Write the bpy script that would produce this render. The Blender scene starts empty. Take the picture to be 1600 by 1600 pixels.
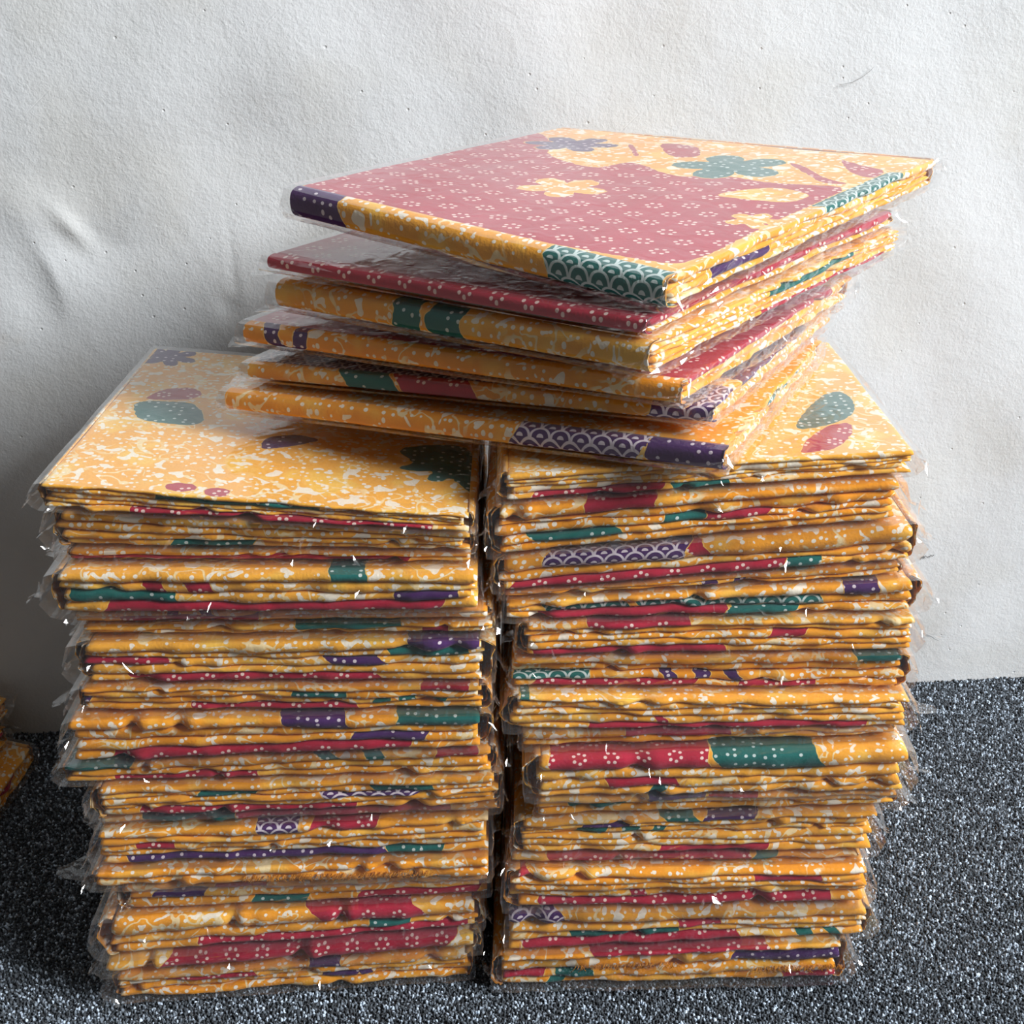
import bpy, math, random
import numpy as np

# ------------------------------------------------------------------ camera / light
F_PX, Y_HOR, CAM_Z = 1850.0, -100.0, 0.808
PITCH = math.atan((800 - Y_HOR) / F_PX)
scene = bpy.context.scene
COL = scene.collection

cam_d = bpy.data.cameras.new('camera'); cam = bpy.data.objects.new('camera', cam_d)
COL.objects.link(cam)
cam_d.sensor_width = 36.0; cam_d.lens = F_PX / 1600 * 36; cam_d.clip_start = 0.01
cam.location = (0, 0, CAM_Z); cam.rotation_euler = (math.pi/2 - PITCH, 0, 0)
scene.camera = cam

world = bpy.data.worlds.new('world'); scene.world = world; world.use_nodes = True
bg = world.node_tree.nodes['Background']
bg.inputs['Color'].default_value = (1.0, 0.94, 0.87, 1); bg.inputs['Strength'].default_value = 0.115

WIN_C = (3.28, -0.42, 2.82); WIN_W, WIN_H = 1.60, 1.50        # the window in the right hand wall
ld = bpy.data.lights.new('window_daylight', 'AREA'); ld.shape = 'RECTANGLE'
ld.size = WIN_W; ld.size_y = WIN_H; ld.energy = 480; ld.color = (0.98, 0.99, 1.0)
lo = bpy.data.objects.new('window_daylight', ld); COL.objects.link(lo)
lo.location = WIN_C; lo.rotation_euler = (0, math.pi/2, 0)   # -Z of the lamp looks to -X

scene.view_settings.view_transform = 'Standard'
scene.view_settings.look = 'None'
scene.view_settings.gamma = 1.0
scene.view_settings.use_curve_mapping = False
scene.view_settings.exposure = -0.12
scene.cycles.transparent_max_bounces = 40

# ------------------------------------------------------------------ pixel -> place
cP, sP = math.cos(PITCH), math.sin(PITCH)
CAMP = np.array([0, 0, CAM_Z])
def ray(x, y):
    a = (x - 800) / F_PX; b = (800 - y) / F_PX
    return np.array([a, cP + b * sP, -sP + b * cP])
def at_y(x, y, Y):
    d = ray(x, y); return CAMP + d * (Y / d[1])
def at_z(x, y, z):
    d = ray(x, y); return CAMP + d * ((z - CAM_Z) / d[2])
def wall_y(X): return 1.152 + 0.0948 * X
def at_wall(x, y):
    d = ray(x, y); t = 1.152 / (d[1] - 0.0948 * d[0]); return CAMP + d * t

# ------------------------------------------------------------------ node helper
class NT:
    def __init__(s, name):
        s.mat = bpy.data.materials.new(name); s.mat.use_nodes = True
        s.t = s.mat.node_tree; s.t.nodes.clear()
        s.out = s.t.nodes.new('ShaderNodeOutputMaterial')
    def n(s, typ, **kw):
        nd = s.t.nodes.new(typ)
        for k, v in kw.items(): setattr(nd, k, v)
        return nd
    def put(s, sock, v):
        if v is None: return
        if hasattr(v, 'node'): s.t.links.new(v, sock)
        elif isinstance(v, (tuple, list)) and len(v) == 3 and sock.type == 'RGBA': sock.default_value = (*v, 1)
        else: sock.default_value = v
    def m(s, op, a, b=None, c=None, clamp=False):
        nd = s.n('ShaderNodeMath', operation=op, use_clamp=clamp)
        s.put(nd.inputs[0], a); s.put(nd.inputs[1], b); s.put(nd.inputs[2], c)
        return nd.outputs[0]
    def mix(s, f, a, b):
        nd = s.n('ShaderNodeMix', data_type='RGBA')
        s.put(nd.inputs[0], f); s.put(nd.inputs[6], a); s.put(nd.inputs[7], b)
        return nd.outputs[2]
    def step(s, v, lo, hi):      # smooth ramp 0..1
        nd = s.n('ShaderNodeMapRange', interpolation_type='SMOOTHSTEP')
        s.put(nd.inputs[0], v); s.put(nd.inputs[1], lo); s.put(nd.inputs[2], hi)
        return nd.outputs[0]
    def noise(s, vec, scale, detail=2, rough=.5, dist=0):
        nd = s.n('ShaderNodeTexNoise')
        s.put(nd.inputs['Vector'], vec); nd.inputs['Scale'].default_value = scale
        nd.inputs['Detail'].default_value = detail; nd.inputs['Roughness'].default_value = rough
        nd.inputs['Distortion'].default_value = dist
        return nd.outputs['Fac']
    def voro(s, vec, scale, feature='F1', rnd=1.0):
        nd = s.n('ShaderNodeTexVoronoi', feature=feature, voronoi_dimensions='2D')
        s.put(nd.inputs['Vector'], vec); nd.inputs['Scale'].default_value = scale
        nd.inputs['Randomness'].default_value = rnd
        return nd
    def attr(s, name): return s.n('ShaderNodeAttribute', attribute_name=name).outputs['Fac']
    def vec(s, x, y, z=0.0):
        nd = s.n('ShaderNodeCombineXYZ'); s.put(nd.inputs[0], x); s.put(nd.inputs[1], y); s.put(nd.inputs[2], z)
        return nd.outputs[0]
    def principled(s, col, rough=.8, spec=.3, normal=None, sheen=0):
        b = s.n('ShaderNodeBsdfPrincipled')
        s.put(b.inputs['Base Color'], col); s.put(b.inputs['Roughness'], rough)
        b.inputs['Specular IOR Level'].default_value = spec
        if normal: s.put(b.inputs['Normal'], normal)
        if sheen: b.inputs['Sheen Weight'].default_value = sheen
        s.t.links.new(b.outputs[0], s.out.inputs[0]); return b
    def bump(s, h, strength, dist):
        nd = s.n('ShaderNodeBump'); nd.inputs['Strength'].default_value = strength
        nd.inputs['Distance'].default_value = dist; s.put(nd.inputs['Height'], h); return nd.outputs[0]

# ------------------------------------------------------------------ batik print
def batik():
    g = NT('batik_cloth')
    uv = g.n('ShaderNodeUVMap', uv_map='UVMap').outputs[0]
    sx = g.n('ShaderNodeSeparateXYZ'); g.put(sx.inputs[0], uv)
    rnd = g.n('ShaderNodeObjectInfo').outputs['Random']
    u = g.m('ADD', sx.outputs[0], g.m('MULTIPLY', rnd, 7.3))
    v = g.m('ADD', sx.outputs[1], g.m('MULTIPLY', rnd, 3.1))
    P = g.vec(u, v)
    CREAM = (0.84, 0.79, 0.67)
    # ground colour : orange with paler yellow washes
    wash = g.step(g.noise(P, 26, 2), .50, .66)
    oc = g.n('ShaderNodeObjectInfo').outputs['Color']
    tn = g.n('ShaderNodeSeparateColor'); g.put(tn.inputs[0], oc)
    wash = g.m('ADD', g.m('MULTIPLY', wash, .5), g.m('MULTIPLY', tn.outputs[0], .8), clamp=True)
    col = g.mix(wash, (0.81, 0.305, 0.008), (0.88, 0.55, 0.09))
    # curling cream vines : contour lines of a noise field, only in some areas
    nf = g.noise(P, 48, 1.5, .5, .8)
    line = g.m('SUBTRACT', 1.0, g.step(g.m('ABSOLUTE', g.m('SUBTRACT', nf, .5)), .020, .034))
    area = g.step(g.noise(g.vec(g.m('ADD', u, 4.0), v), 22, 1), .46, .54)
    col = g.mix(g.m('MULTIPLY', g.m('MULTIPLY', line, area), .9), col, (0.85, 0.70, 0.40))
    # cream blossoms
    bl = g.step(g.noise(g.vec(g.m('ADD', u, 9.0), v), 85, 1.2, .5, .5), g.m('SUBTRACT', .630, g.m('MULTIPLY', tn.outputs[0], .06)), g.m('SUBTRACT', .648, g.m('MULTIPLY', tn.outputs[0], .06)))
    col = g.mix(g.m('MULTIPLY', bl, .95), col, CREAM)
    # fine dots
    vd = g.voro(P, 150, rnd=.8)
    sc = g.n('ShaderNodeSeparateColor'); g.put(sc.inputs[0], vd.outputs['Color'])
    rad = g.m('MULTIPLY_ADD', sc.outputs[0], .14, .145)
    dot = g.m('MULTIPLY', g.step(g.m('SUBTRACT', rad, vd.outputs['Distance']), -.02, .03), g.m('GREATER_THAN', sc.outputs[1], .42))
    col = g.mix(dot, col, CREAM)
    # motif helper
    wob = g.m('MULTIPLY', g.m('SUBTRACT', g.noise(P, 160, 1), .5), .0035)
    def over(col, name, fill):
        sd = g.m('ADD', g.attr(name), wob)
        c = g.mix(g.step(sd, -.0009, -.0007), col, (0.83, 0.52, 0.13))
        return g.mix(g.step(sd, -.0001, .0001), c, fill)
    # flower of six dots on a jittered lattice
    S = .0250
    row = g.m('FLOOR', g.m('DIVIDE', v, S * .8))
    fu = g.m('SUBTRACT', g.m('FRACT', g.m('ADD', g.m('DIVIDE', u, S), g.m('MULTIPLY', row, .5))), .5)
    fv = g.m('SUBTRACT', g.m('FRACT', g.m('DIVIDE', v, S * .8)), .5)
    X = g.m('MULTIPLY', fu, S); Y = g.m('MULTIPLY', fv, S * .8)
    r2 = g.m('ADD', g.m('MULTIPLY', X, X), g.m('MULTIPLY', Y, Y)); r = g.m('SQRT', r2)
    cell = g.vec(g.m('FLOOR', g.m('ADD', g.m('DIVIDE', u, S), g.m('MULTIPLY', row, .5))), row)
    wn = g.n('ShaderNodeTexWhiteNoise', noise_dimensions='2D'); g.put(wn.inputs['Vector'], cell)
    th = g.m('ADD', g.m('ARCTAN2', Y, X), g.m('MULTIPLY', wn.outputs['Value'], 1.05)); k = 2 * math.pi / 6
    a = g.m('SUBTRACT', g.m('FRACT', g.m('DIVIDE', g.m('ADD', th, 10 * math.pi), k)), .5)
    ca = g.m('COSINE', g.m('MULTIPLY', a, k)); R0 = .0048
    d = g.m('SQRT', g.m('MAXIMUM', g.m('SUBTRACT', g.m('ADD', r2, R0 * R0), g.m('MULTIPLY', g.m('MULTIPLY', r, ca), 2 * R0)), 0))
    fl = g.m('SUBTRACT', 1.0, g.step(d, .0012, .0016))
    redfill = g.mix(g.noise(P, 40, 1), (0.36, 0.008, 0.028), (0.44, 0.012, 0.045))
    redfill = g.mix(g.m('MULTIPLY', fl, .92), redfill, (0.86, 0.66, 0.60))
    col = over(col, 'sd_red', redfill)
    # scales : fish scale arcs with a dot in the middle
    Q = .0150
    rw = g.m('FLOOR', g.m('DIVIDE', v, Q * .5))
    def arc(off):
        rr = g.m('ADD', rw, off)
        par = g.m('MULTIPLY', g.m('MODULO', g.m('ADD', rr, 1000.0), 2.0), .5)
        cu = g.m('MULTIPLY', g.m('SUBTRACT', g.m('FRACT', g.m('ADD', g.m('DIVIDE', u, Q), par)), .5), Q)
        cv = g.m('SUBTRACT', v, g.m('MULTIPLY', rr, Q * .5))
        return g.m('SQRT', g.m('ADD', g.m('MULTIPLY', cu, cu), g.m('MULTIPLY', cv, cv)))
    d0 = arc(0.0)
    ring = g.m('SUBTRACT', 1.0, g.step(g.m('ABSOLUTE', g.m('SUBTRACT', d0, Q * .46)), .0006, .0011))
    d1 = arc(-1.0)
    ring1 = g.m('MULTIPLY', g.m('GREATER_THAN', d0, Q * .5), g.m('SUBTRACT', 1.0, g.step(g.m('ABSOLUTE', g.m('SUBTRACT', d1, Q * .46)), .0006, .0011)))
    eye = g.m('SUBTRACT', 1.0, g.step(g.m('ABSOLUTE', g.m('SUBTRACT', d0, .0012)), .0010, .0015))
    scales = g.m('MAXIMUM', g.m('MAXIMUM', ring, ring1), eye)
    # scattered dots for plain teal / purple shapes
    v2 = g.voro(P, 135, rnd=.5)
    s2 = g.n('ShaderNodeSeparateColor'); g.put(s2.inputs[0], v2.outputs['Color'])
    dots = g.m('MULTIPLY', g.m('SUBTRACT', 1.0, g.step(v2.outputs['Distance'], .16, .21)), g.m('GREATER_THAN', s2.outputs[0], .45))
    isen = g.m('ADD', g.m('MULTIPLY', scales, g.attr('scales')), g.m('MULTIPLY', dots, g.m('SUBTRACT', 1.0, g.attr('scales'))), clamp=True)
    col = over(col, 'sd_teal', g.mix(g.m('MULTIPLY', isen, .9), (0.006, 0.125, 0.110), (0.62, 0.72, 0.70)))
    col = over(col, 'sd_purple', g.mix(g.m('MULTIPLY', isen, .9), (0.060, 0.014, 0.105), (0.74, 0.66, 0.72)))
    bw = g.noise(P, 420, 2)
    nrm = g.bump(g.m('ADD', bw, g.m('MULTIPLY', g.noise(P, 70, 2), 1.5)), .35, .0012)
    g.principled(col, .82, .15, nrm, .15)
    return g.mat

def film():
    g = NT('clear_plastic_film')
    co = g.n('ShaderNodeTexCoord').outputs['Object']
    mp = g.n('ShaderNodeMapping'); g.put(mp.inputs[0], co)
    mp.inputs['Rotation'].default_value = (0, 0, .5); mp.inputs['Scale'].default_value = (1, .35, 1)
    h = g.m('ADD', g.noise(mp.outputs[0], 16, 1.5), g.m('MULTIPLY', g.noise(co, 60, 1, .5, .8), .12))
    nrm = g.bump(h, .5, .010)
    lw = g.n('ShaderNodeLayerWeight'); lw.inputs['Blend'].default_value = .5; g.put(lw.inputs['Normal'], nrm)
    f5 = g.m('POWER', lw.outputs['Facing'], 5.0)
    Fr = g.m('MULTIPLY_ADD', f5, .94, .055)
    R = g.m('DIVIDE', g.m('MULTIPLY', Fr, 2.0), g.m('ADD', Fr, 1.0))
    gl = g.n('ShaderNodeBsdfGlossy'); gl.inputs['Roughness'].default_value = .075
    gl.inputs['Color'].default_value = (1, 1, 1, 1); g.put(gl.inputs['Normal'], nrm)
    tr = g.n('ShaderNodeBsdfTransparent'); tr.inputs['Color'].default_value = (.985, .985, .985, 1)
    di = g.n('ShaderNodeBsdfDiffuse'); di.inputs['Color'].default_value = (.85, .87, .9, 1)
    m1 = g.n('ShaderNodeMixShader')
    g.put(m1.inputs[0], g.m('DIVIDE', .013, g.m('MAXIMUM', g.m('SUBTRACT', 1.0, lw.outputs['Facing']), .09)))
    g.t.links.new(tr.outputs[0], m1.inputs[1]); g.t.links.new(di.outputs[0], m1.inputs[2])
    m2 = g.n('ShaderNodeMixShader'); g.put(m2.inputs[0], R)
    g.t.links.new(m1.outputs[0], m2.inputs[1]); g.t.links.new(gl.outputs[0], m2.inputs[2])
    g.t.links.new(m2.outputs[0], g.out.inputs[0])
    return g.mat

def plaster():
    g = NT('painted_plaster')
    co = g.n('ShaderNodeTexCoord').outputs['Object']
    fine = g.noise(co, 330, 3, .65); mid = g.noise(co, 60, 3, .6); big = g.noise(co, 9, 2)
    mp = g.n('ShaderNodeMapping'); g.put(mp.inputs[0], co)
    mp.inputs['Rotation'].default_value = (0, -.85, 0)
    mp2 = g.n('ShaderNodeMapping'); g.put(mp2.inputs[0], mp.outputs[0]); mp2.inputs['Scale'].default_value = (22, 1, 1.2)
    scr = g.step(g.noise(mp2.outputs[0], 9, 2, .6), .68, .80)
    pit = g.n('ShaderNodeTexVoronoi'); g.put(pit.inputs['Vector'], co); pit.inputs['Scale'].default_value = 45
    hole = g.m('MULTIPLY', g.m('SUBTRACT', 1.0, g.step(pit.outputs['Distance'], .03, .07)), -1.6)
    h = g.m('ADD', g.m('ADD', g.m('MULTIPLY', fine, .55), g.m('MULTIPLY', mid, .9)), g.m('ADD', g.m('MULTIPLY', scr, -.25), hole))
    nrm = g.bump(h, .42, .0022)
    col = g.mix(g.step(big, .45, .72), (0.72, 0.75, 0.77), (0.69, 0.71, 0.71))
    stain = g.step(g.noise(co, 14, 3, .6), .64, .78)
    col = g.mix(g.m('MULTIPLY', stain, .25), col, (0.62, 0.57, 0.50))
    g.principled(col, .75, .2, nrm)
    return g.mat

def carpet():
    g = NT('speckled_carpet_yarn')
    col = g.n('ShaderNodeAttribute', attribute_name='yarn').outputs['Color']
    g.principled(col, .8, .25, None, .1)
    return g.mat
def plain(name, col, rough=.8):
    g = NT(name); co = g.n('ShaderNodeTexCoord').outputs['Object']
    n = g.noise(co, 60, 3)
    g.principled(g.mix(n, tuple(c * .85 for c in col), tuple(min(1, c * 1.1) for c in col)), rough, .3)
    return g.mat

M_CLOTH, M_FILM, M_WALL, M_YARN = batik(), film(), plaster(), carpet()
M_BACK = plain('carpet_backing', (0.035, 0.039, 0.047))
M_FRAME = plain('window_frame_paint', (0.75, 0.75, 0.73), .5)
M_MARK = plain('pencil_mark', (0.05, 0.045, 0.04))
M_FRAY = plain('orange_thread', (0.80, 0.33, 0.02))

# ------------------------------------------------------------------ mesh helper
def add_mesh(name, V, Fq, mat, parent=None, uv=None, attrs=None, smooth=True, origin=None):
    me = bpy.data.meshes.new(name)
    V = np.asarray(V, float)
    if origin is not None: V = V - np.asarray(origin)
    me.from_pydata(V.tolist(), [], Fq)
    me.materials.append(mat)
    if isinstance(smooth, np.ndarray): me.polygons.foreach_set('use_smooth', smooth.astype(bool))
    elif smooth: me.polygons.foreach_set('use_smooth', np.ones(len(me.polygons), bool))
    if uv is not None:
        L = me.uv_layers.new(name='UVMap')
        idx = np.empty(len(me.loops), np.int32); me.loops.foreach_get('vertex_index', idx)
        L.data.foreach_set('uv', np.asarray(uv, np.float32)[idx].ravel())
    if attrs:
        for k, a in attrs.items():
            at = me.attributes.new(k, 'FLOAT', 'POINT'); at.data.foreach_set('value', np.asarray(a, np.float32).ravel())
    me.update()
    o = bpy.data.objects.new(name, me); COL.objects.link(o)
    if parent is not None: o.parent = parent; o.color = parent.color
    elif origin is not None: o.location = origin
    return o
def grid_faces(nu, nv, flip=False, closed_v=False):
    F = []
    for i in range(nu - 1):
        for j in range(nv if closed_v else nv - 1):
            a, b = i * nv + j, i * nv + (j + 1) % nv
            q = (a, a + nv, b + nv, b) if not flip else (a, b, b + nv, a + nv)
            F.append(q)
    return F
def box(name, lo, hi, mat, **kw):
    (x0, y0, z0), (x1, y1, z1) = lo, hi
    V = [(x0,y0,z0),(x1,y0,z0),(x1,y1,z0),(x0,y1,z0),(x0,y0,z1),(x1,y0,z1),(x1,y1,z1),(x0,y1,z1)]
    return add_mesh(name, V, [(0,3,2,1),(4,5,6,7),(0,1,5,4),(1,2,6,5),(2,3,7,6),(3,0,4,7)], mat, smooth=False, **kw)
def structure(o, label, cat):
    o['kind'] = 'structure'; o['label'] = label; o['category'] = cat; return o
class Wave:          # smooth random 1-D curve
    def __init__(s, rng, amp, lens=(.25, .11, .05)):
        s.c = [(amp * rng.uniform(.4, 1) * w, 2 * math.pi / l, rng.uniform(0, 6.28)) for w, l in zip((1, .6, .35), lens)]
    def __call__(s, x): return sum(a * np.sin(k * x + p) for a, k, p in s.c)

# ------------------------------------------------------------------ the room
def axis(segs):
    return np.unique(np.round(np.concatenate([np.linspace(a, b, int(n) + 1) for a, b, n in segs]), 6))
def make_wall():
    xs = axis([(-2.2, -.75, 12), (-.75, .85, 400), (.85, 3.31, 18)])
    zs = axis([(-.02, 1.05, 260), (1.05, 3.8, 14)])
    X, Z = np.meshgrid(xs, zs, indexing='ij')
    rng = random.Random(5)
    d = np.zeros_like(X)
    for amp, l in ((.0022, .55), (.0013, .23), (.0006, .10)):
        for _ in range(5):
            t = rng.uniform(0, 6.28); k = 2 * math.pi / (l * rng.uniform(.7, 1.4))
            d += amp * .45 * np.sin(k * (X * math.cos(t) + Z * math.sin(t)) + rng.uniform(0, 6.28))
    def P(x, y): q = at_wall(x, y); return q[0], q[2]
    def bulge(x, y, rx, ry, h, rot=0.0):
        cx, cz = P(x, y); s = 1 / 1480.0
        c, s_ = math.cos(rot), math.sin(rot)
        a = ((X - cx) * c + (Z - cz) * s_) / (rx * s); b = (-(X - cx) * s_ + (Z - cz) * c) / (ry * s)
        return h * np.exp(-(a * a + b * b))
    # dented, flaking plaster on the shaded side
    cx, cz = P(76, 430)
    edge = X - (cx + .22 * (cz - Z) + .004 * np.sin(40 * Z))
    ledge = np.where(edge > 0, np.exp(-np.abs(edge) / .030), np.exp(-np.abs(edge) / .016))
    d += .0042 * ledge * np.exp(-((Z - cz) / .035) ** 2)
    d += bulge(112, 358, 34, 12, .0032, -.9) + bulge(140, 375, 40, 26, -.002) + bulge(40, 330, 70, 40, .003, -.5)
    d += bulge(60, 470, 40, 60, -.003) + bulge(255, 150, 160, 60, .003, .4) + bulge(300, 230, 120, 40, -.002, .4)
    d += bulge(1290, 560, 160, 120, .002) + bulge(980, 90, 220, 60, -.0015, .3)
    d += bulge(365, 425, 4, 60, -.0012) + bulge(355, 480, 14, 18, -.002)
    Y = 1.152 + .0948 * X - d
    V = np.stack([X, Y, Z], -1).reshape(-1, 3)
    o = add_mesh('wall_back', V, grid_faces(len(xs), len(zs)), M_WALL)
    return structure(o, 'white painted uneven plaster wall behind the piles', 'wall')
make_wall()
fl = box('floor', (-2.2, -2.2, -.03), (3.5, 1.52, -.0055), M_BACK)
structure(fl, 'dark grey carpeted floor', 'floor')

def make_wall_right():
    x0, x1 = 3.30, 3.42; y0, y1, z0, z1 = -2.2, 1.52, 0, 3.8
    a0, a1 = WIN_C[1] - WIN_W / 2, WIN_C[1] + WIN_W / 2; b0, b1 = WIN_C[2] - WIN_H / 2, WIN_C[2] + WIN_H / 2
    V, F = [], []
    for lo, hi in (((x0,y0,z0),(x1,a0,z1)), ((x0,a1,z0),(x1,y1,z1)), ((x0,a0,z0),(x1,a1,b0)), ((x0,a0,b1),(x1,a1,z1))):
        n = len(V); (p, q, r), (s, t, u) = lo, hi
        V += [(p,q,r),(s,q,r),(s,t,r),(p,t,r),(p,q,u),(s,q,u),(s,t,u),(p,t,u)]
        F += [tuple(n + i for i in f) for f in ((0,3,2,1),(4,5,6,7),(0,1,5,4),(1,2,6,5),(2,3,7,6),(3,0,4,7))]
    structure(add_mesh('wall_right', V, F, M_WALL, smooth=False), 'white plaster wall holding the window', 'wall')
    V, F = [], []
    w = .05
    for lo, hi in (((3.32,a0,b0),(3.38,a1,b0+w)), ((3.32,a0,b1-w),(3.38,a1,b1)), ((3.32,a0,b0),(3.38,a0+w,b1)), ((3.32,a1-w,b0),(3.38,a1,b1))):
        n = len(V); (p, q, r), (s, t, u) = lo, hi
        V += [(p,q,r),(s,q,r),(s,t,r),(p,t,r),(p,q,u),(s,q,u),(s,t,u),(p,t,u)]
        F += [tuple(n + i for i in f) for f in ((0,3,2,1),(4,5,6,7),(0,1,5,4),(1,2,6,5),(2,3,7,6),(3,0,4,7))]
    structure(add_mesh('window_1', V, F, M_FRAME, smooth=False), 'white window frame letting in daylight', 'window')
make_wall_right()

def make_carpet():
    rs = np.random.RandomState(3)
    sp = .0022
    xs = np.arange(-.78, .86, sp); ys = np.arange(.58, 1.24, sp)
    X, Y = np.meshgrid(xs, ys, indexing='ij'); X = X.ravel(); Y = Y.ravel()
    X = X + rs.uniform(-.45, .45, X.size) * sp; Y = Y + rs.uniform(-.45, .45, Y.size) * sp
    keep = (Y < wall_y(X) - .0005) & (np.abs(X) < Y * .62 + .06)
    keep &= ~((X > -.30) & (X < .25) & (Y > .80) & (Y < .98))      # hidden under the piles
    X, Y = X[keep], Y[keep]
    # coarser pile beyond the part the photograph shows
    s2 = .0048; X2, Y2 = [q.ravel() for q in np.meshgrid(np.arange(-.775, .85, s2), np.arange(.28, 1.20, s2), indexing='ij')]
    X2 = X2 + rs.uniform(-.45, .45, X2.size) * s2; Y2 = Y2 + rs.uniform(-.45, .45, Y2.size) * s2
    k2 = (Y2 < wall_y(X2) - .008) & ~((np.abs(X2) < Y2 * .62 + .06) & (Y2 > .58) & (X2 > -.78) & (X2 < .86))
    sz = np.concatenate([np.full(X.size, sp), np.full(k2.sum(), s2 * .9)])
    X, Y = np.concatenate([X, X2[k2]]), np.concatenate([Y, Y2[k2]]); n = X.size
    r = sz * rs.uniform(.55, .95, n); h = rs.uniform(.0018, .0048, n); lean = rs.uniform(-1, 1, (n, 2)) * sz[:, None] * .5
    ang = rs.uniform(0, 6.28, n); Z0 = -.0062
    V = np.zeros((n, 7, 3))
    for k in range(3):
        t = ang + k * 2.0944
        V[:, k, 0] = X + r * np.cos(t); V[:, k, 1] = Y + r * np.sin(t); V[:, k, 2] = Z0
        t2 = t + .5; rr = r * .85
        V[:, 3 + k, 0] = X + lean[:, 0] * .6 + rr * np.cos(t2); V[:, 3 + k, 1] = Y + lean[:, 1] * .6 + rr * np.sin(t2)
        V[:, 3 + k, 2] = Z0 + h * rs.uniform(.45, .8, n)
    V[:, 6, 0] = X + lean[:, 0]; V[:, 6, 1] = Y + lean[:, 1]; V[:, 6, 2] = Z0 + h
    tri = np.array([(0,1,4),(0,4,3),(1,2,5),(1,5,4),(2,0,3),(2,3,5),(3,4,6),(4,5,6),(5,3,6)])
    T = (np.arange(n)[:, None, None] * 7 + tri[None]).reshape(-1, 3)
    me = bpy.data.meshes.new('carpet_pile')
    me.vertices.add(n * 7); me.vertices.foreach_set('co', V.ravel())
    me.loops.add(T.size); me.loops.foreach_set('vertex_index', T.ravel().astype(np.int32))
    me.polygons.add(len(T)); me.polygons.foreach_set('loop_start', np.arange(0, T.size, 3, dtype=np.int32))
    me.update(calc_edges=True)
    c = rs.rand(n); g = np.where(c < .50, rs.uniform(.018, .05, n), np.where(c < .86, rs.uniform(.07, .16, n), rs.uniform(.22, .46, n)))
    g = g * 1.75; colr = np.stack([g * .80, g * .96, g * 1.15, np.ones(n)], -1)
    at = me.attributes.new('yarn', 'FLOAT_COLOR', 'POINT')
    at.data.foreach_set('color', np.repeat(colr, 7, axis=0).astype(np.float32).ravel())
    me.materials.append(M_YARN)
    o = bpy.data.objects.new('carpet_pile', me); COL.objects.link(o)
    o['kind'] = 'stuff'; o['label'] = 'short speckled grey and black carpet pile'; o['category'] = 'carpet'
make_carpet()

# ------------------------------------------------------------------ motif distance fields
def sd_poly(pts, x, y):
    pts = np.asarray(pts)
    for _ in range(2):                        # round the corners of the outline
        nx_ = np.roll(pts, -1, 0); pts = np.stack([.8 * pts + .2 * nx_, .2 * pts + .8 * nx_], 1).reshape(-1, 2)
    d2 = np.full(x.shape, 1e9); ins = np.zeros(x.shape, bool)
    for i in range(len(pts)):
        a, b = pts[i], pts[(i + 1) % len(pts)]; e = b - a
        t = np.clip(((x - a[0]) * e[0] + (y - a[1]) * e[1]) / (e @ e + 1e-12), 0, 1)
        d2 = np.minimum(d2, (x - a[0] - t * e[0]) ** 2 + (y - a[1] - t * e[1]) ** 2)
        c = ((a[1] > y) != (b[1] > y)) & (x < (b[0] - a[0]) * (y - a[1]) / (b[1] - a[1] + 1e-12) + a[0])
        ins ^= c
    return np.where(ins, 1, -1) * np.sqrt(d2)
def sd_ell(c, rx, ry, rot, x, y):
    ca, sa = math.cos(rot), math.sin(rot)
    a = ((x - c[0]) * ca + (y - c[1]) * sa) / rx; b = (-(x - c[0]) * sa + (y - c[1]) * ca) / ry
    return (1 - np.sqrt(a * a + b * b)) * min(rx, ry)
def sd_flower(c, R, n, rot, x, y):
    dx, dy = x - c[0], y - c[1]; r = np.hypot(dx, dy); t = np.arctan2(dy, dx) + rot
    return (R * (.42 + .58 * np.abs(np.cos(n * t / 2)) ** .7) - r) * .6

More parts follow.
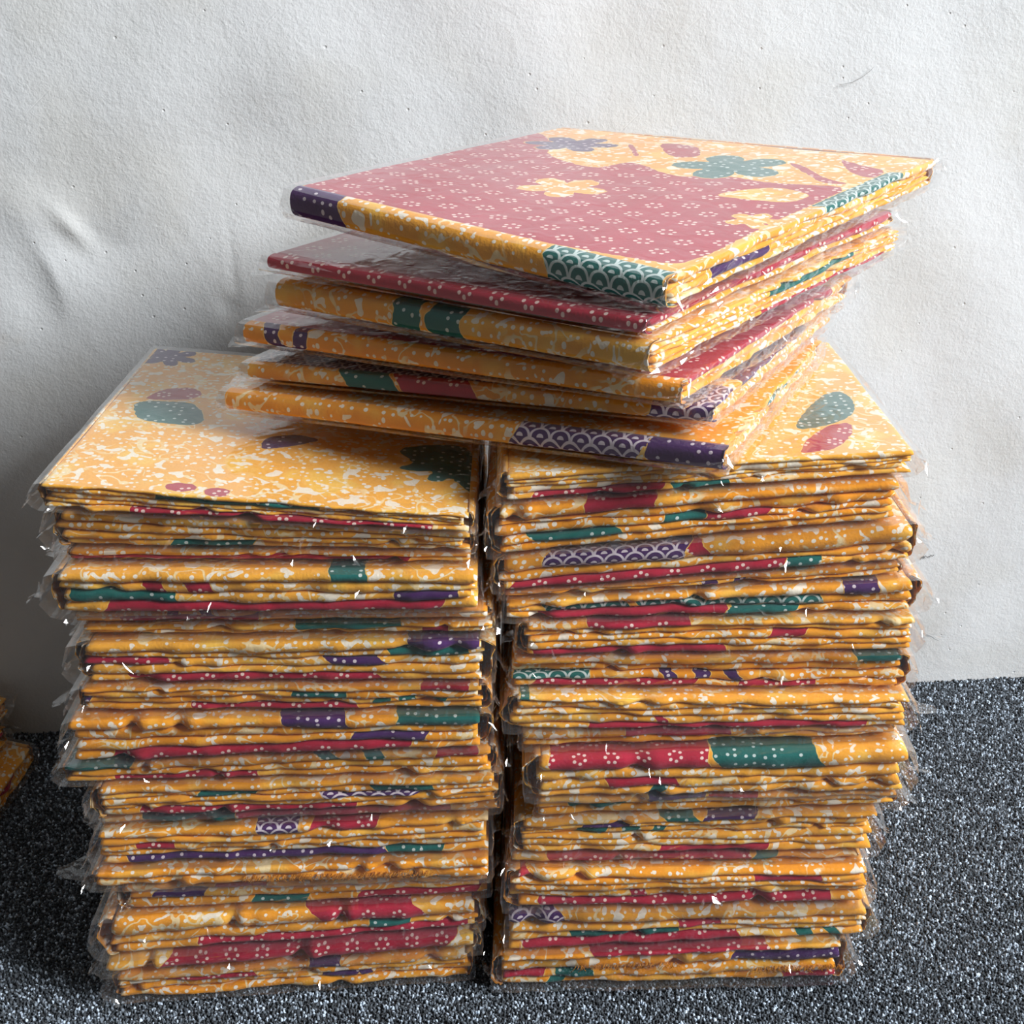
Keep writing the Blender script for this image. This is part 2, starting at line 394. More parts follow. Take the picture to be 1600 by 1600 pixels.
# ------------------------------------------------------------------ a bagged, folded cloth
CH = {'r': ('sd_red', 0), 't': ('sd_teal', 0), 'p': ('sd_purple', 0), 's': ('sd_teal', 1), 'q': ('sd_purple', 1)}
class Packet:
    """O front-left-bottom corner, vector ex*W along the face of folds, ey*D into depth, thickness tl (left) tr (right)"""
    def __init__(s, O, R, Dv, tl, tr, seed, label, group, film_gap=.0018, back=None):
        s.O = np.asarray(O, float); e = np.asarray(R, float) - s.O; s.W = np.linalg.norm(e); s.ex = e / s.W
        Dv = np.asarray(Dv, float); s.D = np.linalg.norm(Dv); s.ey = Dv / s.D
        s.E = np.zeros(3) if back is None else np.asarray(back) - (s.O + e + Dv)
        s.ends = (.008, .008); s.tl, s.tr, s.rng = tl, tr, random.Random(seed); s.gap = film_gap
        s.root = bpy.data.objects.new('bagged_batik_cloth', None); COL.objects.link(s.root)
        s.root.empty_display_size = .02; tone = s.rng.choice((0, .05, .1, .15, .3, .45)); s.root.color = (tone, 0, 0, 1)
        s.root.location = s.O; s.root['label'] = label; s.root['category'] = 'cloth packet'; s.root['group'] = group
    def th(s, x): return s.tl + (s.tr - s.tl) * np.clip(x / s.W, 0, 1)
    def map(s, x, y, z):      # local coordinates of the packet's empty
        x, y, z = np.broadcast_arrays(x, y, z)
        return x[..., None] * s.ex + y[..., None] * s.ey + z[..., None] * np.array([0, 0, 1.0]) + (x * y / (s.W * s.D))[..., None] * s.E
    def local(s, px, py, zt=None):   # photograph pixel -> (x, y) on the packet's top
        def pr(q):
            P = s.O + s.map(np.array(q[0]), np.array(q[1]), s.th(np.array(q[0]))) - CAMP
            zc = P[1] * cP - P[2] * sP; yc = P[1] * sP + P[2] * cP
            return np.array([800 + F_PX * P[0] / zc, 800 - F_PX * yc / zc])
        q = np.array([s.W / 2, s.D / 2]); tgt = np.array([px, py])
        for _ in range(12):
            f0 = pr(q); h = 1e-4
            J = np.stack([(pr(q + np.array([h, 0])) - f0) / h, (pr(q + np.array([0, h])) - f0) / h], 1)
            q = q + np.clip(np.linalg.solve(J, tgt - f0), -.1, .1)
        return q
    def px_x(s, px):      # pixel column -> x along the front face
        a, b = s.O + np.array([0, 0, s.tl / 2]), s.O + s.ex * s.W + np.array([0, 0, s.tr / 2])
        lo, hi = 0.0, 1.0
        def col(P):
            q = P - CAMP; zc = q[1] * cP - q[2] * sP; return 800 + F_PX * q[0] / zc
        for _ in range(30):
            m = (lo + hi) / 2
            if col(a + (b - a) * m) < px: lo = m
            else: hi = m
        return lo * s.W

    def fields(s, shape): return {k: np.full(shape, -.05) for k in ('sd_red', 'sd_teal', 'sd_purple')} | {'scales': np.zeros(shape)}
    def paint_bands(s, A, spec, x, v, conv, shears=True, vmax=None):
        for tok in spec.split():
            k, a, b = tok.split(':'); a, b = sorted((conv(float(a)), conv(float(b))))
            ch, sc = CH[k]; sh = s.rng.uniform(-.7, .7) if shears else 0
            mid, half = (a + b) / 2, (b - a) / 2
            bend = .0015 * np.sin(v * 300 + s.rng.uniform(0, 6))
            sd = half - np.abs(x + sh * v + bend - mid)
            if vmax is not None: sd = np.minimum(sd, vmax - v)
            on = sd > A[ch]; A[ch] = np.maximum(A[ch], sd); A['scales'] = np.where(on & (sd > -.002), sc, A['scales'])

    def build(s, folds, wraps=(1, 1), wrap_spec=('', ''), hero=None, ears=None, big_wrap=False, conv_wrap=None):
        rng = s.rng; n = len(folds)
        ws, specs, opt = [], [], []
        for f in folds:
            tk = f.split(); w = 1.0
            if tk and tk[0][0] in '.0123456789': w = float(tk[0]); tk = tk[1:]
            ws.append(w * rng.uniform(.85, 1.15)); specs.append(' '.join(tk))
        cum = np.cumsum([0] + ws); cum = cum / cum[-1]
        # boundaries between folds (fraction of the thickness, 1 = top)
        B = []
        for k in range(n + 1):
            base = 1 - cum[k]
            if k in (0, n): B.append((base, None, 0)); continue
            loc = min(cum[k] - cum[k-1], cum[k+1] - cum[k])
            B.append((base, Wave(rng, .24 * loc, (.30, .13, .06)), rng.uniform(-.36, .36) * loc))
        def zb(k, x):
            base, wv, sl = B[k]; f = np.full_like(x, base)
            if wv is not None: f = f + wv(x) + sl * (x / s.W - .5)
            return s.gap + f * (s.th(x) - 2 * s.gap)
        s.zb = zb
        if not big_wrap: wraps = tuple(rng.random() < .72 for _ in range(2))
        wl = [.30 * s.tl * rng.uniform(.6, 1.2) if wraps[0] else .003, .30 * s.tr * rng.uniform(.6, 1.2) if wraps[1] else .003]
        if big_wrap: wl[0] = s.tl * .5
        # ---- folds
        for k in range(n):
            outer = k in (0, n - 1)
            a = wl[0] * .9 if outer else wl[0] * .35 + rng.uniform(.000, .008)
            b = s.W - (wl[1] * .9 if outer else wl[1] * .35 + rng.uniform(.000, .009))
            if not wraps[0] and not outer: a = rng.uniform(0, .006)
            hr = hero if k == 0 else None
            nx = int((b - a) / (.0018 if hr else .0032)) + 2
            x = np.linspace(a, b, nx)
            zt, zl = zb(k, x), zb(k + 1, x); g = .00025
            hh = np.maximum((zt - zl) / 2 - g, .0004); zm = (zt + zl) / 2
            endf = np.clip(np.minimum(x - a, b - x) / .006, 0, 1); endf = .55 + .45 * np.sqrt(1 - (1 - endf) ** 2)
            front = rng.uniform(.0, .0035) * (0 if k == 0 else 1) + np.abs(Wave(rng, .0024, (.2, .08, .035))(x))
            for _ in range(rng.choice((0, 0, 1, 1, 2)) if not hr else 0):       # crumpled notches
                c = rng.uniform(.05, .95) * s.W; w_ = rng.uniform(.003, .008)
                front = front + rng.uniform(.002, .007) * np.exp(-((x - c) / w_) ** 2) - .002 * np.exp(-((x - c - 2.2 * w_) / w_) ** 2)
                hh = hh * (1 - .4 * np.exp(-((x - c) / w_) ** 2) + .12 * np.exp(-((x - c - 2.2 * w_) / w_) ** 2))
            nose = hh * rng.uniform(.9, 1.5)
            ang = np.linspace(-math.pi/2, math.pi/2, 9)
            tops = np.linspace(0, s.D, max(3, int(s.D / .0018)) if hr else 5)[1:]
            prof = []     # (y, z, v)
            prof.append((np.full(nx, s.D), zm - hh * endf, np.full(nx, -s.D)))
            prof.append((front + nose + .03, zm - hh * endf, np.full(nx, -.035)))
            for t in ang:
                prof.append((front + nose * (1 - math.cos(t)), zm + hh * endf * math.sin(t), hh * 1.3 * t / 1.2))
            crown = .0012 if hr else 0
            for q in tops:
                y = front + nose + (s.D - front - nose) * q / s.D
                zz = zm + hh * endf
                if hr: zz = zz + crown * np.sin(x * 55 + y * 20) * np.sin(y * 38 + 1) * np.clip(q / .05, 0, 1) * .5
                prof.append((y, zz, hh * 1.7 + y))
            Yp = np.stack([p[0] for p in prof], 1); Zp = np.stack([p[1] for p in prof], 1); Vp = np.stack([p[2] for p in prof], 1)
            Xp = np.repeat(x[:, None], Yp.shape[1], 1)
            A = s.fields(Xp.shape)
            s.paint_bands(A, specs[k], Xp, np.clip(Vp, -.02, .02) if not hr else Vp, s.px_x, not hr, .016 if hr else None)
            if hr: hr(s, A, Xp, Yp)
            m = Yp.shape[1]; F = grid_faces(nx, m)
            F.append(tuple(range(m))); F.append(tuple(reversed(range((nx - 1) * m, nx * m))))
            add_mesh('cloth_fold', s.map(Xp, Yp, Zp).reshape(-1, 3), F, M_CLOTH, s.root,
                     np.stack([Xp, Vp], -1).reshape(-1, 2), {q: w.ravel() for q, w in A.items()})
        # ---- outer cloth turned round the ends
        for side in (0, 1):
            if not wraps[side]: continue
            xe = 0 if side == 0 else s.W; sg = -1 if side == 0 else 1
            T = (s.tl if side == 0 else s.tr) - 2 * s.gap
            fine = big_wrap and side == 0
            for lay in range(2 if fine or rng.random() < .6 else 1):
                ny = int(s.D / .0022) if fine else 12
                ns = 17
                y = np.linspace(0, s.D, ny); t = np.linspace(math.pi/2, -math.pi/2, ns)
                inset = lay * .0026
                bul = max(wl[side] - inset, .001)
                fr = np.abs(Wave(rng, .0015, (.03, .014, .008))(t * .01)) + lay * .004 + (rng.uniform(.001, .006) + np.abs(Wave(rng, .003, (.02, .012, .007))(t * .01)) if not fine else 0)
                Yg = y[:, None] * (1 - fr[None] / s.D) + fr[None]
                wv = Wave(rng, .0008, (.2, .09, .04))(y)[:, None]
                pw = .75
                cx = np.abs(np.cos(t)) ** pw * (1 + (0 if fine else 1) * Wave(rng, .22, (.03, .015, .008))(t * .01)); cz = np.sign(np.sin(t)) * np.abs(np.sin(t)) ** pw
                th_ = .0009
                rows = []
                for off in (0, th_):
                    Xo = xe - sg * (wl[side] - (bul - off) * cx[None]) + wv * cx[None] * (0 if lay else 1)
                    Zo = s.gap + T / 2 + (T / 2 - inset * .8 - off) * cz[None] + 0 * y[:, None]
                    rows.append((Xo, Yg, Zo))
                # start the sheet a little inside the flat part
                Xc = np.concatenate([rows[0][0], rows[1][0][:, ::-1]], 1); Yc = np.concatenate([Yg, Yg[:, ::-1]], 1)
                Zc = np.concatenate([rows[0][2], rows[1][2][:, ::-1]], 1)
                Vv = np.concatenate([t * T / 2, (t * T / 2)[::-1]])[None] + 0 * Xc
                A = s.fields(Xc.shape)
                if wrap_spec[side]: s.paint_bands(A, wrap_spec[side], Yc, Vv, conv_wrap or s.px_x)
                m = Xc.shape[1]; F = grid_faces(ny, m, flip=(side == 0), closed_v=True)
                F.append(tuple(range(m))[::(1 if side == 0 else -1)])
                o = add_mesh('cloth_end', s.map(Xc, Yc, Zc).reshape(-1, 3), F, M_CLOTH, s.root,
                         np.stack([Yc, Vv], -1).reshape(-1, 2), {q: w.ravel() for q, w in A.items()})
        s.bag(ears or {})

    def bag(s, ears, ends=(.010, .010)):
        rng = s.rng; rs = np.random.RandomState(rng.randrange(10 ** 6))
        e = .004
        ea, eb = s.ends
        xs = np.concatenate([[-ea, -ea * .6], np.linspace(-ea * .2, s.W + eb * .2, 44), [s.W + eb * .6, s.W + eb]])
        # loop of the cross-section : (kind, param)
        nf, nt = 9, 9
        loop = []
        bot_out = rng.uniform(.0003, .0022)
        for j in range(nt): loop.append(('b', 1 - j / nt))                 # underside, back to front
        for j in range(nf): loop.append(('f', j / nf))                     # front, bottom to top
        for j in range(nt): loop.append(('t', j / nt))                     # top, front to back
        for j in range(3): loop.append(('k', j / 3))                       # back
        V = np.zeros((len(xs), len(loop), 3)); soft = np.zeros((len(xs), len(loop)))
        fw = Wave(rng, .0016, (.16, .07, .03)); fw2 = Wave(rng, .002, (.12, .05, .02))
        for i, x in enumerate(xs):
            over = max(-x / ea, (x - s.W) / eb, 0); tp = 1 - min(1, over / 1.05) ** 1.4 * .93
            T = float(s.th(np.array(x))); zc = T * .35
            for j, (kd, q) in enumerate(loop):
                if kd == 'b': y, z = -bot_out + (s.D + .004 + bot_out) * q, .0005
                elif kd == 'f':
                    y = -bot_out * (1 - q) ** 1.3 - .0006; z = .0005 + (T - .0010) * q
                    y += fw(np.array(x)) * math.sin(q * 3.1) * .5 + fw2(np.array(x + q * .02)) * .25 - .0005
                elif kd == 't': y, z = -.0012 + (s.D + .0052) * q, T - .0005
                else: y, z = s.D + .004, T - .0005 - (T - .0010) * q
                ys = s.D * .5 + (y - s.D * .5) * (1 - (1 - tp) * .015)
                V[i, j] = s.map(np.array(x), np.array(ys), np.array(zc + (z - zc) * tp))
                if over > 0 or kd == 'f':
                    V[i, j] += rs.uniform(-1, 1, 3) * np.array([.0007, .0008, .0005])
                    if kd == 'f' and over == 0: V[i, j] += s.ey * min(0, -.0004)
        nl = len(loop); F = grid_faces(len(xs), nl, flip=True, closed_v=True)
        # sharp little creases added off the film for glints, tilted to mirror the window
        V = V.reshape(-1, 3); extra = []
        nrm_ = np.cross(s.ex, [0, 0, 1.0]); nrm_ /= np.linalg.norm(nrm_)          # points out of the face of folds
        for _ in range(rng.randint(3, 6)):
            T = min(s.tl, s.tr); cx = rng.uniform(-.004, s.W + .004) if rng.random() < .6 else rng.choice((0, s.W)) + rng.uniform(-.006, .014) * 1
            cz = T * rng.uniform(.2, .8); P0 = s.O + s.ex * cx
            l_ = np.array(WIN_C) - P0; l_ /= np.linalg.norm(l_); v_ = CAMP - P0; v_ /= np.linalg.norm(v_)
            h_ = l_ + v_; sr = (h_ @ s.ex) / (h_ @ nrm_) * rng.uniform(.75, 1.25); su = h_[2] / (h_ @ nrm_) * rng.uniform(.7, 1.3)
            a = rng.uniform(.5, 2.6); ln = rng.uniform(.002, .0055) * rng.choice((1, 1, 1.6, 2.6)); wd = rng.uniform(.0006, .0024)
            d1 = np.array([math.cos(a), math.sin(a)]); d2 = np.array([-d1[1], d1[0]])
            tri = [-d1 * ln * .5, d1 * ln * .5, d1 * ln * rng.uniform(-.2, .2) + d2 * wd, -d2 * wd * .6]
            out = [-sr * q[0] - su * q[1] for q in tri[:3]]; lo = min(out); n0 = len(V) + len(extra)
            for k, q in enumerate(tri):
                zz = min(max(cz + q[1], .0008), T - .0008); o_ = .0022 + (out[k] - lo if k < 3 else 0)
                extra.append(s.map(np.array(cx + q[0]), np.array(0.0), np.array(zz)) + nrm_ * min(o_, .009))
            F += [(n0, n0 + 1, n0 + 2), (n0 + 1, n0, n0 + 3)]
        V = np.concatenate([V, np.array(extra)])
        b = add_mesh('plastic_bag', V.reshape(-1, 3), F, M_FILM, s.root, smooth=False)
        # loose pointed corners of the bag
        for side, far in ((0, 0), (1, 0), (0, 1)):
            L = ears.get(2 if far else side, 0) * rng.choice((.5, .8, 1.0, 1.5))
            if L <= 0: continue
            xe = -ea * .6 if side == 0 else s.W + eb * .6; sg = -1 if side == 0 else 1
            T = s.tl if side == 0 else s.tr
            na, nb = 6, 6
            P = np.zeros((na, nb, 3)); tipz = T * rng.uniform(-.05, .5); tipy = rng.uniform(-.006, .012); back = rng.uniform(.015, .06)
            for i in range(na):
                t = i / (na - 1)
                for j in range(nb):
                    q = j / (nb - 1)
                    y0 = -.003 + back * q; z0 = T * (.55 * (1 - q) + .25 * q)
                    zz = (z0 if j else T * .62)
                    y = y0 * (1 - t) + (tipy + .006 * q) * t; z = zz * (1 - t) + (tipz + .0015 * q) * t
                    P[i, j] = s.map(np.array(xe + sg * L * t), np.array(s.D - y if far else y), np.array(max(z, .0006)))
                    if 0 < i: P[i, j] += rs.uniform(-1, 1, 3) * .0014 * (1 - .3 * t) * np.array([1, 1, .6])
            add_mesh('bag_corner', P.reshape(-1, 3), grid_faces(na, nb), M_FILM, b, smooth=False)

ORD = ['top', 'second', 'third', 'fourth', 'fifth', 'sixth', 'seventh', 'eighth', 'ninth', 'tenth', 'eleventh', 'twelfth',
       'thirteenth', 'fourteenth', 'fifteenth', 'sixteenth', 'seventeenth', 'bottom']

def column(front, x0, x1, inter, packs, pile, group, seed, ends):
    """front(X-side t, z) -> Y of the face; inter: (y at x0, y at x1) for every joint between packets"""
    def hitp(x, y):
        t = (x - x0) / (x1 - x0); z = .25
        for _ in range(25):
            P = at_y(x, y, front(t, z)); z = P[2]
        return P
    out = []
    for i, (xa, xb, dy, D, look, folds, kw) in enumerate(packs):
        def edge(k, x):
            a, b = inter[k]; return hitp(x, a + (b - a) * (x - x0) / (x1 - x0))
        tl, tr = edge(i, xa), edge(i, xb); bl, br = edge(i + 1, xa), edge(i + 1, xb)
        last = i == len(packs) - 1
        if last: bl[2] = br[2] = -.0012
        ey = np.array([0.0, 1.0, 0.0])
        nm = 'bottom' if last else ORD[i]
        lab = f'{look}, {nm} in pile {pile}'
        off = ey * (dy + random.Random(seed * 7 + i).uniform(-.003, .0045) * (0 if i == 0 else 1))
        p = Packet(bl + off, br + off, ey * D, tl[2] - bl[2], tr[2] - br[2], seed + i, lab, group)
        p.ends = ends
        if i == 0: p.root.color = (.5, 0, 0, 1)
        p.build(folds, **kw); out.append(p)
    return out

# ---- decorated top sheets ------------------------------------------------------------------
def mx(A, ch, sd, sc=0):
    on = (sd > A[ch]) & (sd > -.002); A[ch] = np.maximum(A[ch], sd); A['scales'] = np.where(on, sc, A['scales'])
def cut(A, ch, sd): A[ch] = np.minimum(A[ch], -sd)
def hero_L1(s, A, x, y):
    L = s.local
    pp = lambda pts: [L(*q) for q in pts]
    mx(A, 'sd_teal', sd_poly(pp([(207, 628), (222, 621), (300, 626), (316, 640), (318, 655), (300, 661), (235, 656), (212, 648)]), x, y))
    mx(A, 'sd_red', sd_poly(pp([(225, 617), (255, 604), (300, 602), (318, 612), (300, 622), (240, 620)]), x, y))
    mx(A, 'sd_purple', sd_flower(L(262, 553), .027, 7, .3, x, y))
    mx(A, 'sd_purple', sd_poly(pp([(405, 697), (412, 683), (430, 678), (470, 676), (502, 684), (470, 692), (430, 698)]), x, y))
    mx(A, 'sd_teal', sd_poly(pp([(615, 697), (700, 690), (742, 700), (742, 770), (722, 756), (705, 742), (682, 750), (664, 745), (680, 732), (648, 733), (618, 726), (650, 720)]), x, y), 0)
    for c, r in (((282, 757), .011), ((338, 765), .009)): mx(A, 'sd_red', sd_ell(L(*c), r, .007, 0, x, y))
def hero_R1(s, A, x, y):
    L = s.local; pp = lambda pts: [L(*q) for q in pts]
    mx(A, 'sd_teal', sd_poly(pp([(1240, 668), (1255, 640), (1285, 614), (1310, 607), (1332, 618), (1337, 640), (1320, 652), (1280, 664)]), x, y))
    mx(A, 'sd_red', sd_poly(pp([(1248, 706), (1262, 682), (1295, 660), (1330, 656), (1334, 672), (1310, 697)]), x, y))
def hero_T1(s, A, x, y):
    L = s.local; pp = lambda pts: [L(*q) for q in pts]
    red = sd_poly(pp([(440, 300), (560, 250), (700, 222), (832, 200), (868, 216), (850, 238), (930, 262), (985, 246), (1050, 272), (1130, 268), (1205, 282), (1340, 288), (1230, 332), (1075, 410), (1000, 402), (880, 378), (700, 344), (520, 300)]), x, y)
    mx(A, 'sd_red', red)
    cut(A, 'sd_red', sd_poly(pp([(1110, 302), (1160, 292), (1215, 288), (1272, 300), (1235, 312), (1180, 308)]), x, y))
    cut(A, 'sd_red', sd_flower(L(880, 288), .030, 5, .2, x, y)); cut(A, 'sd_red', sd_flower(L(1178, 340), .018, 5, 0, x, y))
    mx(A, 'sd_teal', sd_flower(L(1142, 256), .040, 5, .6, x, y))
    mx(A, 'sd_purple', sd_flower(L(893, 221), .034, 6, .2, x, y))
    mx(A, 'sd_red', sd_poly(pp([(1030, 222), (1050, 221), (1092, 226), (1096, 240), (1060, 242), (1040, 236)]), x, y))
    mx(A, 'sd_red', sd_poly(pp([(980, 222), (988, 222), (1000, 238), (992, 240)]), x, y))
    mx(A, 'sd_red', sd_poly(pp([(1312, 244), (1340, 252), (1385, 262), (1372, 274), (1345, 272), (1325, 262)]), x, y))
    mx(A, 'sd_red', sd_poly(pp([(1228, 250), (1258, 256), (1290, 276), (1330, 284), (1285, 283), (1262, 268)]), x, y))
def hero_T2(s, A, x, y): A['sd_red'][:] = .05

# ---- the two piles standing on the carpet ---------------------------------------------------
def lerp(a, b, t): return a + (b - a) * t
def front_L(t, z): return lerp(lerp(.712, .741, t), lerp(.748, .742, t), min(max(z / .46, 0), 1.1))
def front_R(t, z): return lerp(lerp(.727, .736, t), lerp(.757, .782, t), min(max(z / .46, 0), 1.1))
IL = [(754, 806), (801, 838), (866, 873), (889, 893), (962, 957), (984, 979), (1005, 1001), (1073, 1070), (1119, 1114), (1195, 1170),
      (1228, 1212), (1286, 1262), (1302, 1278), (1361, 1339), (1390, 1374), (1440, 1410), (1506, 1455), (1532, 1490), (1577, 1531)]
IR = [(738, 700), (787, 745), (871, 816), (930, 882), (942, 906), (976, 962), (1034, 1024), (1085, 1085), (1143, 1140), (1179, 1158),
      (1247, 1236), (1288, 1266), (1345, 1342), (1362, 1353), (1427, 1418), (1497, 1468), (1551, 1534)]
B = 'bagged batik cloth '
PL = [
 (62, 742, 0, .300, B + 'with teal oval motif', ['.9', 't:238:495', '', '', 'r:200:675'], dict(hero=hero_L1, ears={0: .008})),
 (78, 742, .004, .29, B + 'with short teal fold', ['1.3', '', '', 't:265:395'], dict(ears={0: .016})),
 (96, 740, .006, .29, 'thin ' + B + 'showing red', ['.8', 'r:105:640'], dict(ears={0: .012})),
 (86, 752, 0, .29, B + 'with long red base', ['1.2 t:515:572', 'r:225:255 r:290:330', 't:110:275 p:615:715', '1.2 r:160:690'], dict(ears={0: .013})),
 (110, 768, .004, .29, 'thin ' + B + 'with small purple dots', ['p:262:278 p:315:335', '.8 r:185:400'], dict(ears={0: .006})),
 (124, 774, .003, .29, 'thin ' + B + 'with teal strip', ['t:465:630', '.8 r:660:700'], dict(ears={0: .012, 1: .006})),
 (118, 772, 0, .29, B + 'with purple patch over teal', ['1.3 p:640:752', '.8 t:605:730', 'r:122:262 p:512:598', '1', 'r:200:590'], dict(ears={0: .006, 1: .006})),
 (120, 768, .003, .29, B + 'with broken teal bars', ['.8 r:660:735', 't:455:540', 't:582:608 t:622:648 t:672:698 p:120:135', 'r:300:560'], dict(ears={0: .008, 1: .003})),
 (114, 768, 0, .29, B + 'with purple stripes', ['1.3 p:445:545 t:620:770', '', '.9 p:550:665', 'r:170:640'], dict(ears={0: .009})),
 (98, 778, 0, .29, B + 'with teal end', ['1.4 t:98:205 t:500:525 t:570:598 r:680:745', '', 'r:175:400'], dict(ears={0: .006, 1: .004})),
 (148, 784, 0, .29, B + 'with bright red bottom fold', ['1.5', 't:305:400 t:585:680', 'q:505:660', '1', '1.1 r:215:555'], dict(ears={0: .004, 1: .005})),
 (152, 782, .004, .29, 'thin ' + B + 'half teal half red', ['t:225:370 r:372:708'], dict(ears={0: .010, 1: .002})),
 (156, 768, .002, .29, B + 'with long purple bottom fold', ['1.2 q:405:470 r:482:585', '', 'r:215:275', '', 'p:195:600 t:550:690'], dict(ears={0: .006, 1: .006})),
 (146, 768, -.002, .29, B + 'with frayed edges', ['', '1.1'], dict(ears={0: .018, 1: .005})),
 (182, 766, .003, .28, B + 'with striped purple bar', ['1 r:340:420', 'p:240:320', 't:392:480 r:560:750'], dict(ears={0: .006})),
 (156, 756, 0, .29, B + 'with wide vine patterned top', ['2.2 r:495:660', 't:575:640', 'r:310:735'], dict(ears={0: .007, 1: .006})),
 (163, 752, .002, .29, 'thin ' + B + 'with big red flowers', ['1 r:255:702'], dict(ears={0: .006})),
 (174, 740, .003, .28, B + 'with purple patches', ['p:482:530', 'r:256:400', 'p:500:555 p:560:580', ''], dict(ears={0: .006, 1: .006})),
]
PR = [
 (778, 1428, 0, .255, B + 'with red and teal shapes', ['1.1', '', '', '', 't:1050:1140 r:830:1035'], dict(hero=hero_R1, ears={0: .008, 1: .010})),
 (762, 1402, -.003, .27, B + 'with red upper fold', ['1.5 r:915:1025', '', 't:1035:1100 r:1100:1205', '.8 t:830:970', '1.1'], dict(ears={0: .004, 1: .012})),
 (770, 1432, 0, .27, B + 'with purple fish scales', ['2.2 q:850:1072 r:1076:1106', '', '1.1 r:795:1225 t:1230:1285'], dict(ears={0: .004, 1: .010})),
 (786, 1412, .005, .27, 'thin pale ' + B[:-1], ['', '.8 p:1095:1120 p:1145:1165'], dict(ears={0: .004, 1: .014})),
 (786, 1440, 0, .27, B + 'with purple wedge', ['1.2 p:1318:1372', 's:850:980 s:1000:1290', 'r:840:1140 t:1140:1250'], dict(ears={0: .006, 1: .008})),
 (806, 1428, .002, .27, B + 'with five orange folds', ['1.1 r:920:1080', '', 'r:1200:1255', '', 'r:830:1135'], dict(ears={0: .010, 1: .018})),
 (798, 1420, .002, .27, B + 'with teal corner tip', ['1.1 t:1335:1422', '', 's:800:920 p:1035:1055 p:1085:1110 p:1140:1160', 'r:835:1090 r:1160:1280'], dict(ears={0: .006, 1: .006})),
 (788, 1418, 0, .27, B + 'with small red dot', ['t:815:830', '', '', '1.2 r:1025:1042', 'r:920:1360'], dict(ears={0: .004, 1: .012})),
 (812, 1402, .003, .27, 'thin ' + B + 'with crimped edge', ['r:975:1140', ''], dict(ears={0: .009, 1: .004})),
 (820, 1412, -.002, .27, B + 'with red band and teal leaf', ['1.9 r:860:1108 t:1120:1282', '1.2', 'r:950:1060', 't:1020:1040'], dict(ears={0: .009, 1: .010})),
 (836, 1404, .002, .27, B + 'with purple upper strip', ['p:1010:1100 r:1105:1180', 't:892:980', '1.2'], dict(ears={0: .010, 1: .012})),
 (800, 1368, .002, .27, B + 'with many thin folds', ['t:1038:1090 p:1100:1180', 'p:912:985', 't:900:945 t:970:998 t:1018:1038', '', '', 'r:1030:1200'], dict(ears={0: .005, 1: .009})),
 (796, 1345, .004, .27, 'thin ' + B + 'with red line', ['r:858:1175 t:1180:1216'], dict(ears={0: .004, 1: .004})),
 (786, 1352, 0, .27, B + 'with red bottom fold', ['r:810:830', '.8 r:1175:1280', '.8', '1.2 r:985:1010', '1.1 r:845:1305'], dict(ears={0: .006, 1: .006})),
 (790, 1360, .001, .27, B + 'with purple scaled corner', ['2 q:778:880', '.8 r:1060:1125', 't:890:1060', 'r:820:1160 t:1250:1275 t:1295:1315'], dict(ears={0: .005, 1: .008})),
 (770, 1322, .000, .27, B + 'with purple splash', ['.7 r:925:1200', '2 p:1145:1320', 't:870:930 r:785:850', 'r:1225:1310 t:855:880'], dict(ears={0: .004, 1: .006})),
]
left = column(front_L, 110, 750, IL, PL, 'topped by teal oval', 'packets piled under the teal oval packet', 100, (.008, .002))
right = column(front_R, 790, 1410, IR, PR, 'topped by red blotch', 'packets piled under the red blotch packet', 200, (.002, .008))

# ---- six packets laid askew across both piles ----------------------------------------------
TT = [  # label, (front px, Y), (left px, Y), (right px, Y), thickness, folds, wrap motif (pixel columns), hero
 ('wide ' + B + 'with pink red flower field', (1038, 492, .750), (455, 345, .880), (1462, 291, .985), (882, 240, 1.075), .0255, .0245, ['1.5 s:1290:1412', '', 'p:1120:1210', ''], 's:850:1035 p:440:530', hero_T1),
 ('dark red bagged batik cloth with white flowers', (1008, 530, .745), (420, 425, .880), (1400, 352, .980), None, .0145, .0145, ['1 r:900:1500', '.6'], 'r:300:1200', hero_T2),
 (B + 'with teal leaf side', (1012, 592, .740), (432, 487, .880), (1408, 390, .980), None, .0255, .0200, ['', 't:1210:1340', '', '', 'r:1200:1390'], 't:612:655 t:668:720', None),
 (B + 'with two purple bars', (1064, 640, .742), (382, 541, .880), (1331, 470, .990), None, .0200, .0260, ['r:1080:1300', '', ''], 'p:416:440 p:456:476', None),
 (B + 'with teal and red segments', (1113, 668, .752), (388, 596, .872), (1300, 506, .990), None, .0165, .0205, ['q:1110:1150 p:1160:1260', '1', ''], 'q:1012:1130 t:535:614 r:620:738', None),
 (B + 'with purple eye motif', (1130, 743, .735), (354, 646, .862), (1285, 562, .980), None, .0205, .0220, ['', 's:1195:1262', '', ''], 'q:800:1000 p:1010:1140', None),
]
for i, (look, fp, lp, rp, bk, th, thr, folds, wsp, hero) in enumerate(TT):
    bk = at_y(*bk) if bk else None
    Fp, Lp, Rp = at_y(*fp), at_y(*lp), at_y(*rp)
    nm = 'bottom' if i == 5 else ORD[i]
    p = Packet(Fp, Rp, Lp - Fp, th, thr, 300 + i, f'{look}, {nm} of the six laid crosswise', 'packets laid askew across both piles', back=bk)
    def conv(px, p=p):
        lo, hi = -.05, p.D + .05
        for _ in range(30):
            m = (lo + hi) / 2; q = p.O + p.ey * m + np.array([0, 0, th / 2]) - CAMP
            c = 800 + F_PX * q[0] / (q[1] * cP - q[2] * sP)
            if c > px: lo = m
            else: hi = m
        return lo
    p.build(folds, wraps=(1, 1), wrap_spec=(wsp, ''), hero=hero, big_wrap=True, conv_wrap=conv, ears={0: .006, 1: .014, 2: .016})

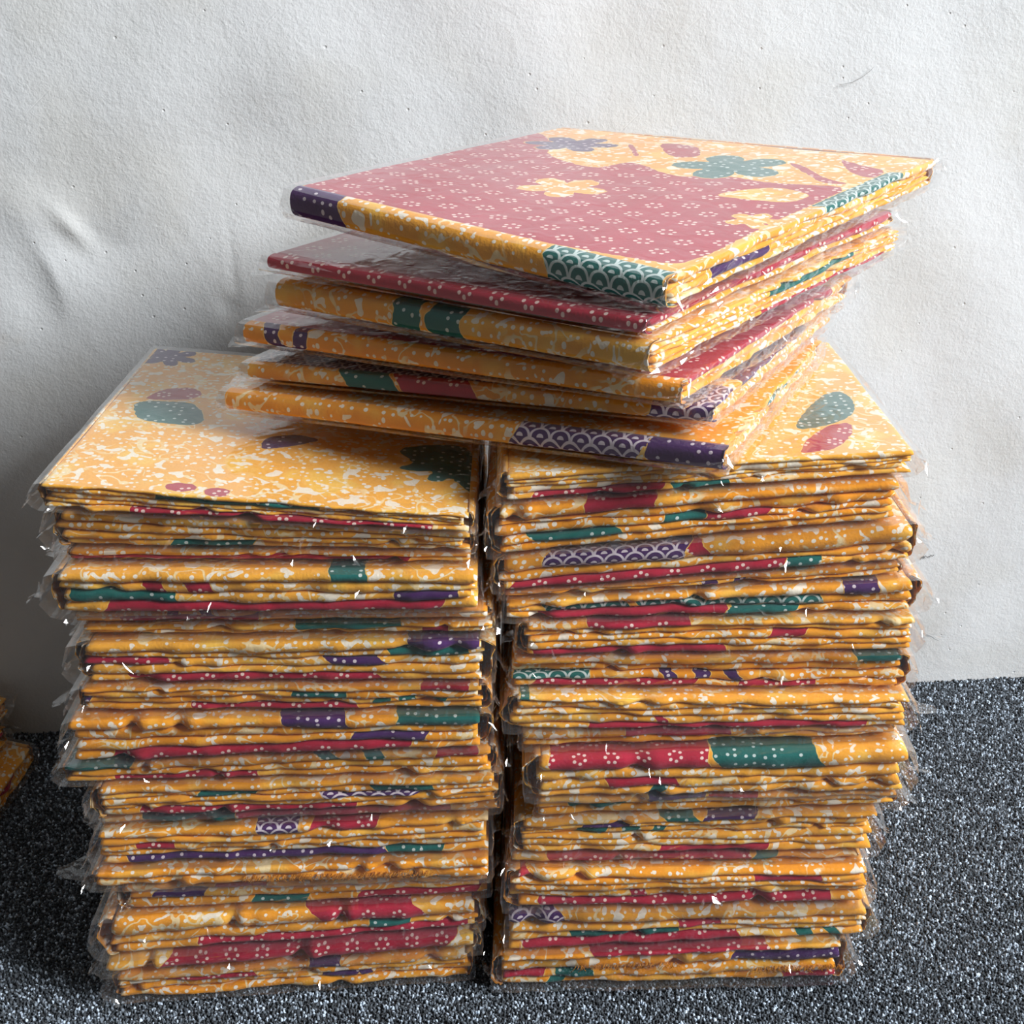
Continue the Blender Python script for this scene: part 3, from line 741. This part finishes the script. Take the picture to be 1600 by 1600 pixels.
# ---- corner of another pile by the wall ------------------------------------------------------
for i, (z0, th, fp, rp, lp) in enumerate([(-.001, .026, (-95, 1420), (58, 1190), (-420, 1330)),
                                     (.026, .024, (-130, 1330), (16, 1160), (-430, 1240)),
                                     (.051, .022, (-110, 1275), (18, 1110), (-430, 1190))]):
    Fp, Rp, Lp = at_z(*fp, z0), at_z(*rp, z0), at_z(*lp, z0)
    p = Packet(Fp, Rp, Lp - Fp, th, th, 400 + i, B + ['with stepped edge, bottom of the shaded pile by the wall', 'in the middle of the shaded pile by the wall', 'on top of the shaded pile by the wall'][i], 'packets in the shaded pile by the wall')
    p.build(['', 'r:-60:30', '', ''], ears={0: .004, 1: .006})

# ---- frayed threads along two cut edges ------------------------------------------------------
def fray(p, xa, xb, zf, n, seed):
    rs = np.random.RandomState(seed); V, F = [], []
    for _ in range(n):
        x = rs.uniform(p.px_x(xa), p.px_x(xb)); z = float(p.th(np.array(x))) * zf + rs.uniform(-.0015, .0015)
        L = rs.uniform(.002, .0065); a = rs.uniform(-1.2, 1.2); b = len(V)
        for k in range(4):
            t = k / 3; px = x + L * t * math.sin(a) + .0006 * math.sin(5 * t + a); py = .002 - .0035 * t; pz = z - L * .45 * t * t + L * .2 * t * math.cos(3 * a)
            w = .00022
            for dx, dz in ((-w, -w), (w, -w), (0, w)): V.append(p.map(np.array(px + dx), np.array(py), np.array(pz + dz)))
        for k in range(3):
            for m in range(3):
                i0, i1 = b + 3 * k + m, b + 3 * k + (m + 1) % 3; F.append((i0, i1, i1 + 3, i0 + 3))
    o = add_mesh('frayed_thread', np.array(V), F, M_FRAY, p.root); o['kind'] = 'stuff'
fray(left[13], 380, 680, .45, 260, 1)
fray(right[15], 1180, 1320, .42, 120, 2); fray(right[15], 900, 1060, .62, 90, 3)

# ---- pencil scrawl and a hair line on the wall -----------------------------------------------
def wall_line(name, pts, w):
    V, F = [], []
    for i, q in enumerate(pts):
        P = at_wall(*q); P = P + np.array([.0948, -1, 0]) * .0006
        for dz in (-w, w): V += [P + np.array([0, 0, dz]), P + np.array([0, -.0004, dz])]
    for i in range(len(pts) - 1):
        a = 4 * i
        for f in ((0, 1, 5, 4), (1, 3, 7, 5), (3, 2, 6, 7), (2, 0, 4, 6)): F.append(tuple(a + k for k in f))
    return add_mesh(name, np.array(V), F, M_MARK, bpy.data.objects['wall_back'])
wall_line('hair_line', [(1312, 132), (1330, 129), (1346, 121), (1360, 110), (1364, 105)], .00011)
wall_line('pencil_mark', [(1439, 872), (1443, 868), (1441, 873), (1446, 868), (1449, 871)], .0003)
wall_line('pencil_mark', [(1451, 870), (1454, 867), (1456, 869), (1459, 866)], .0003)
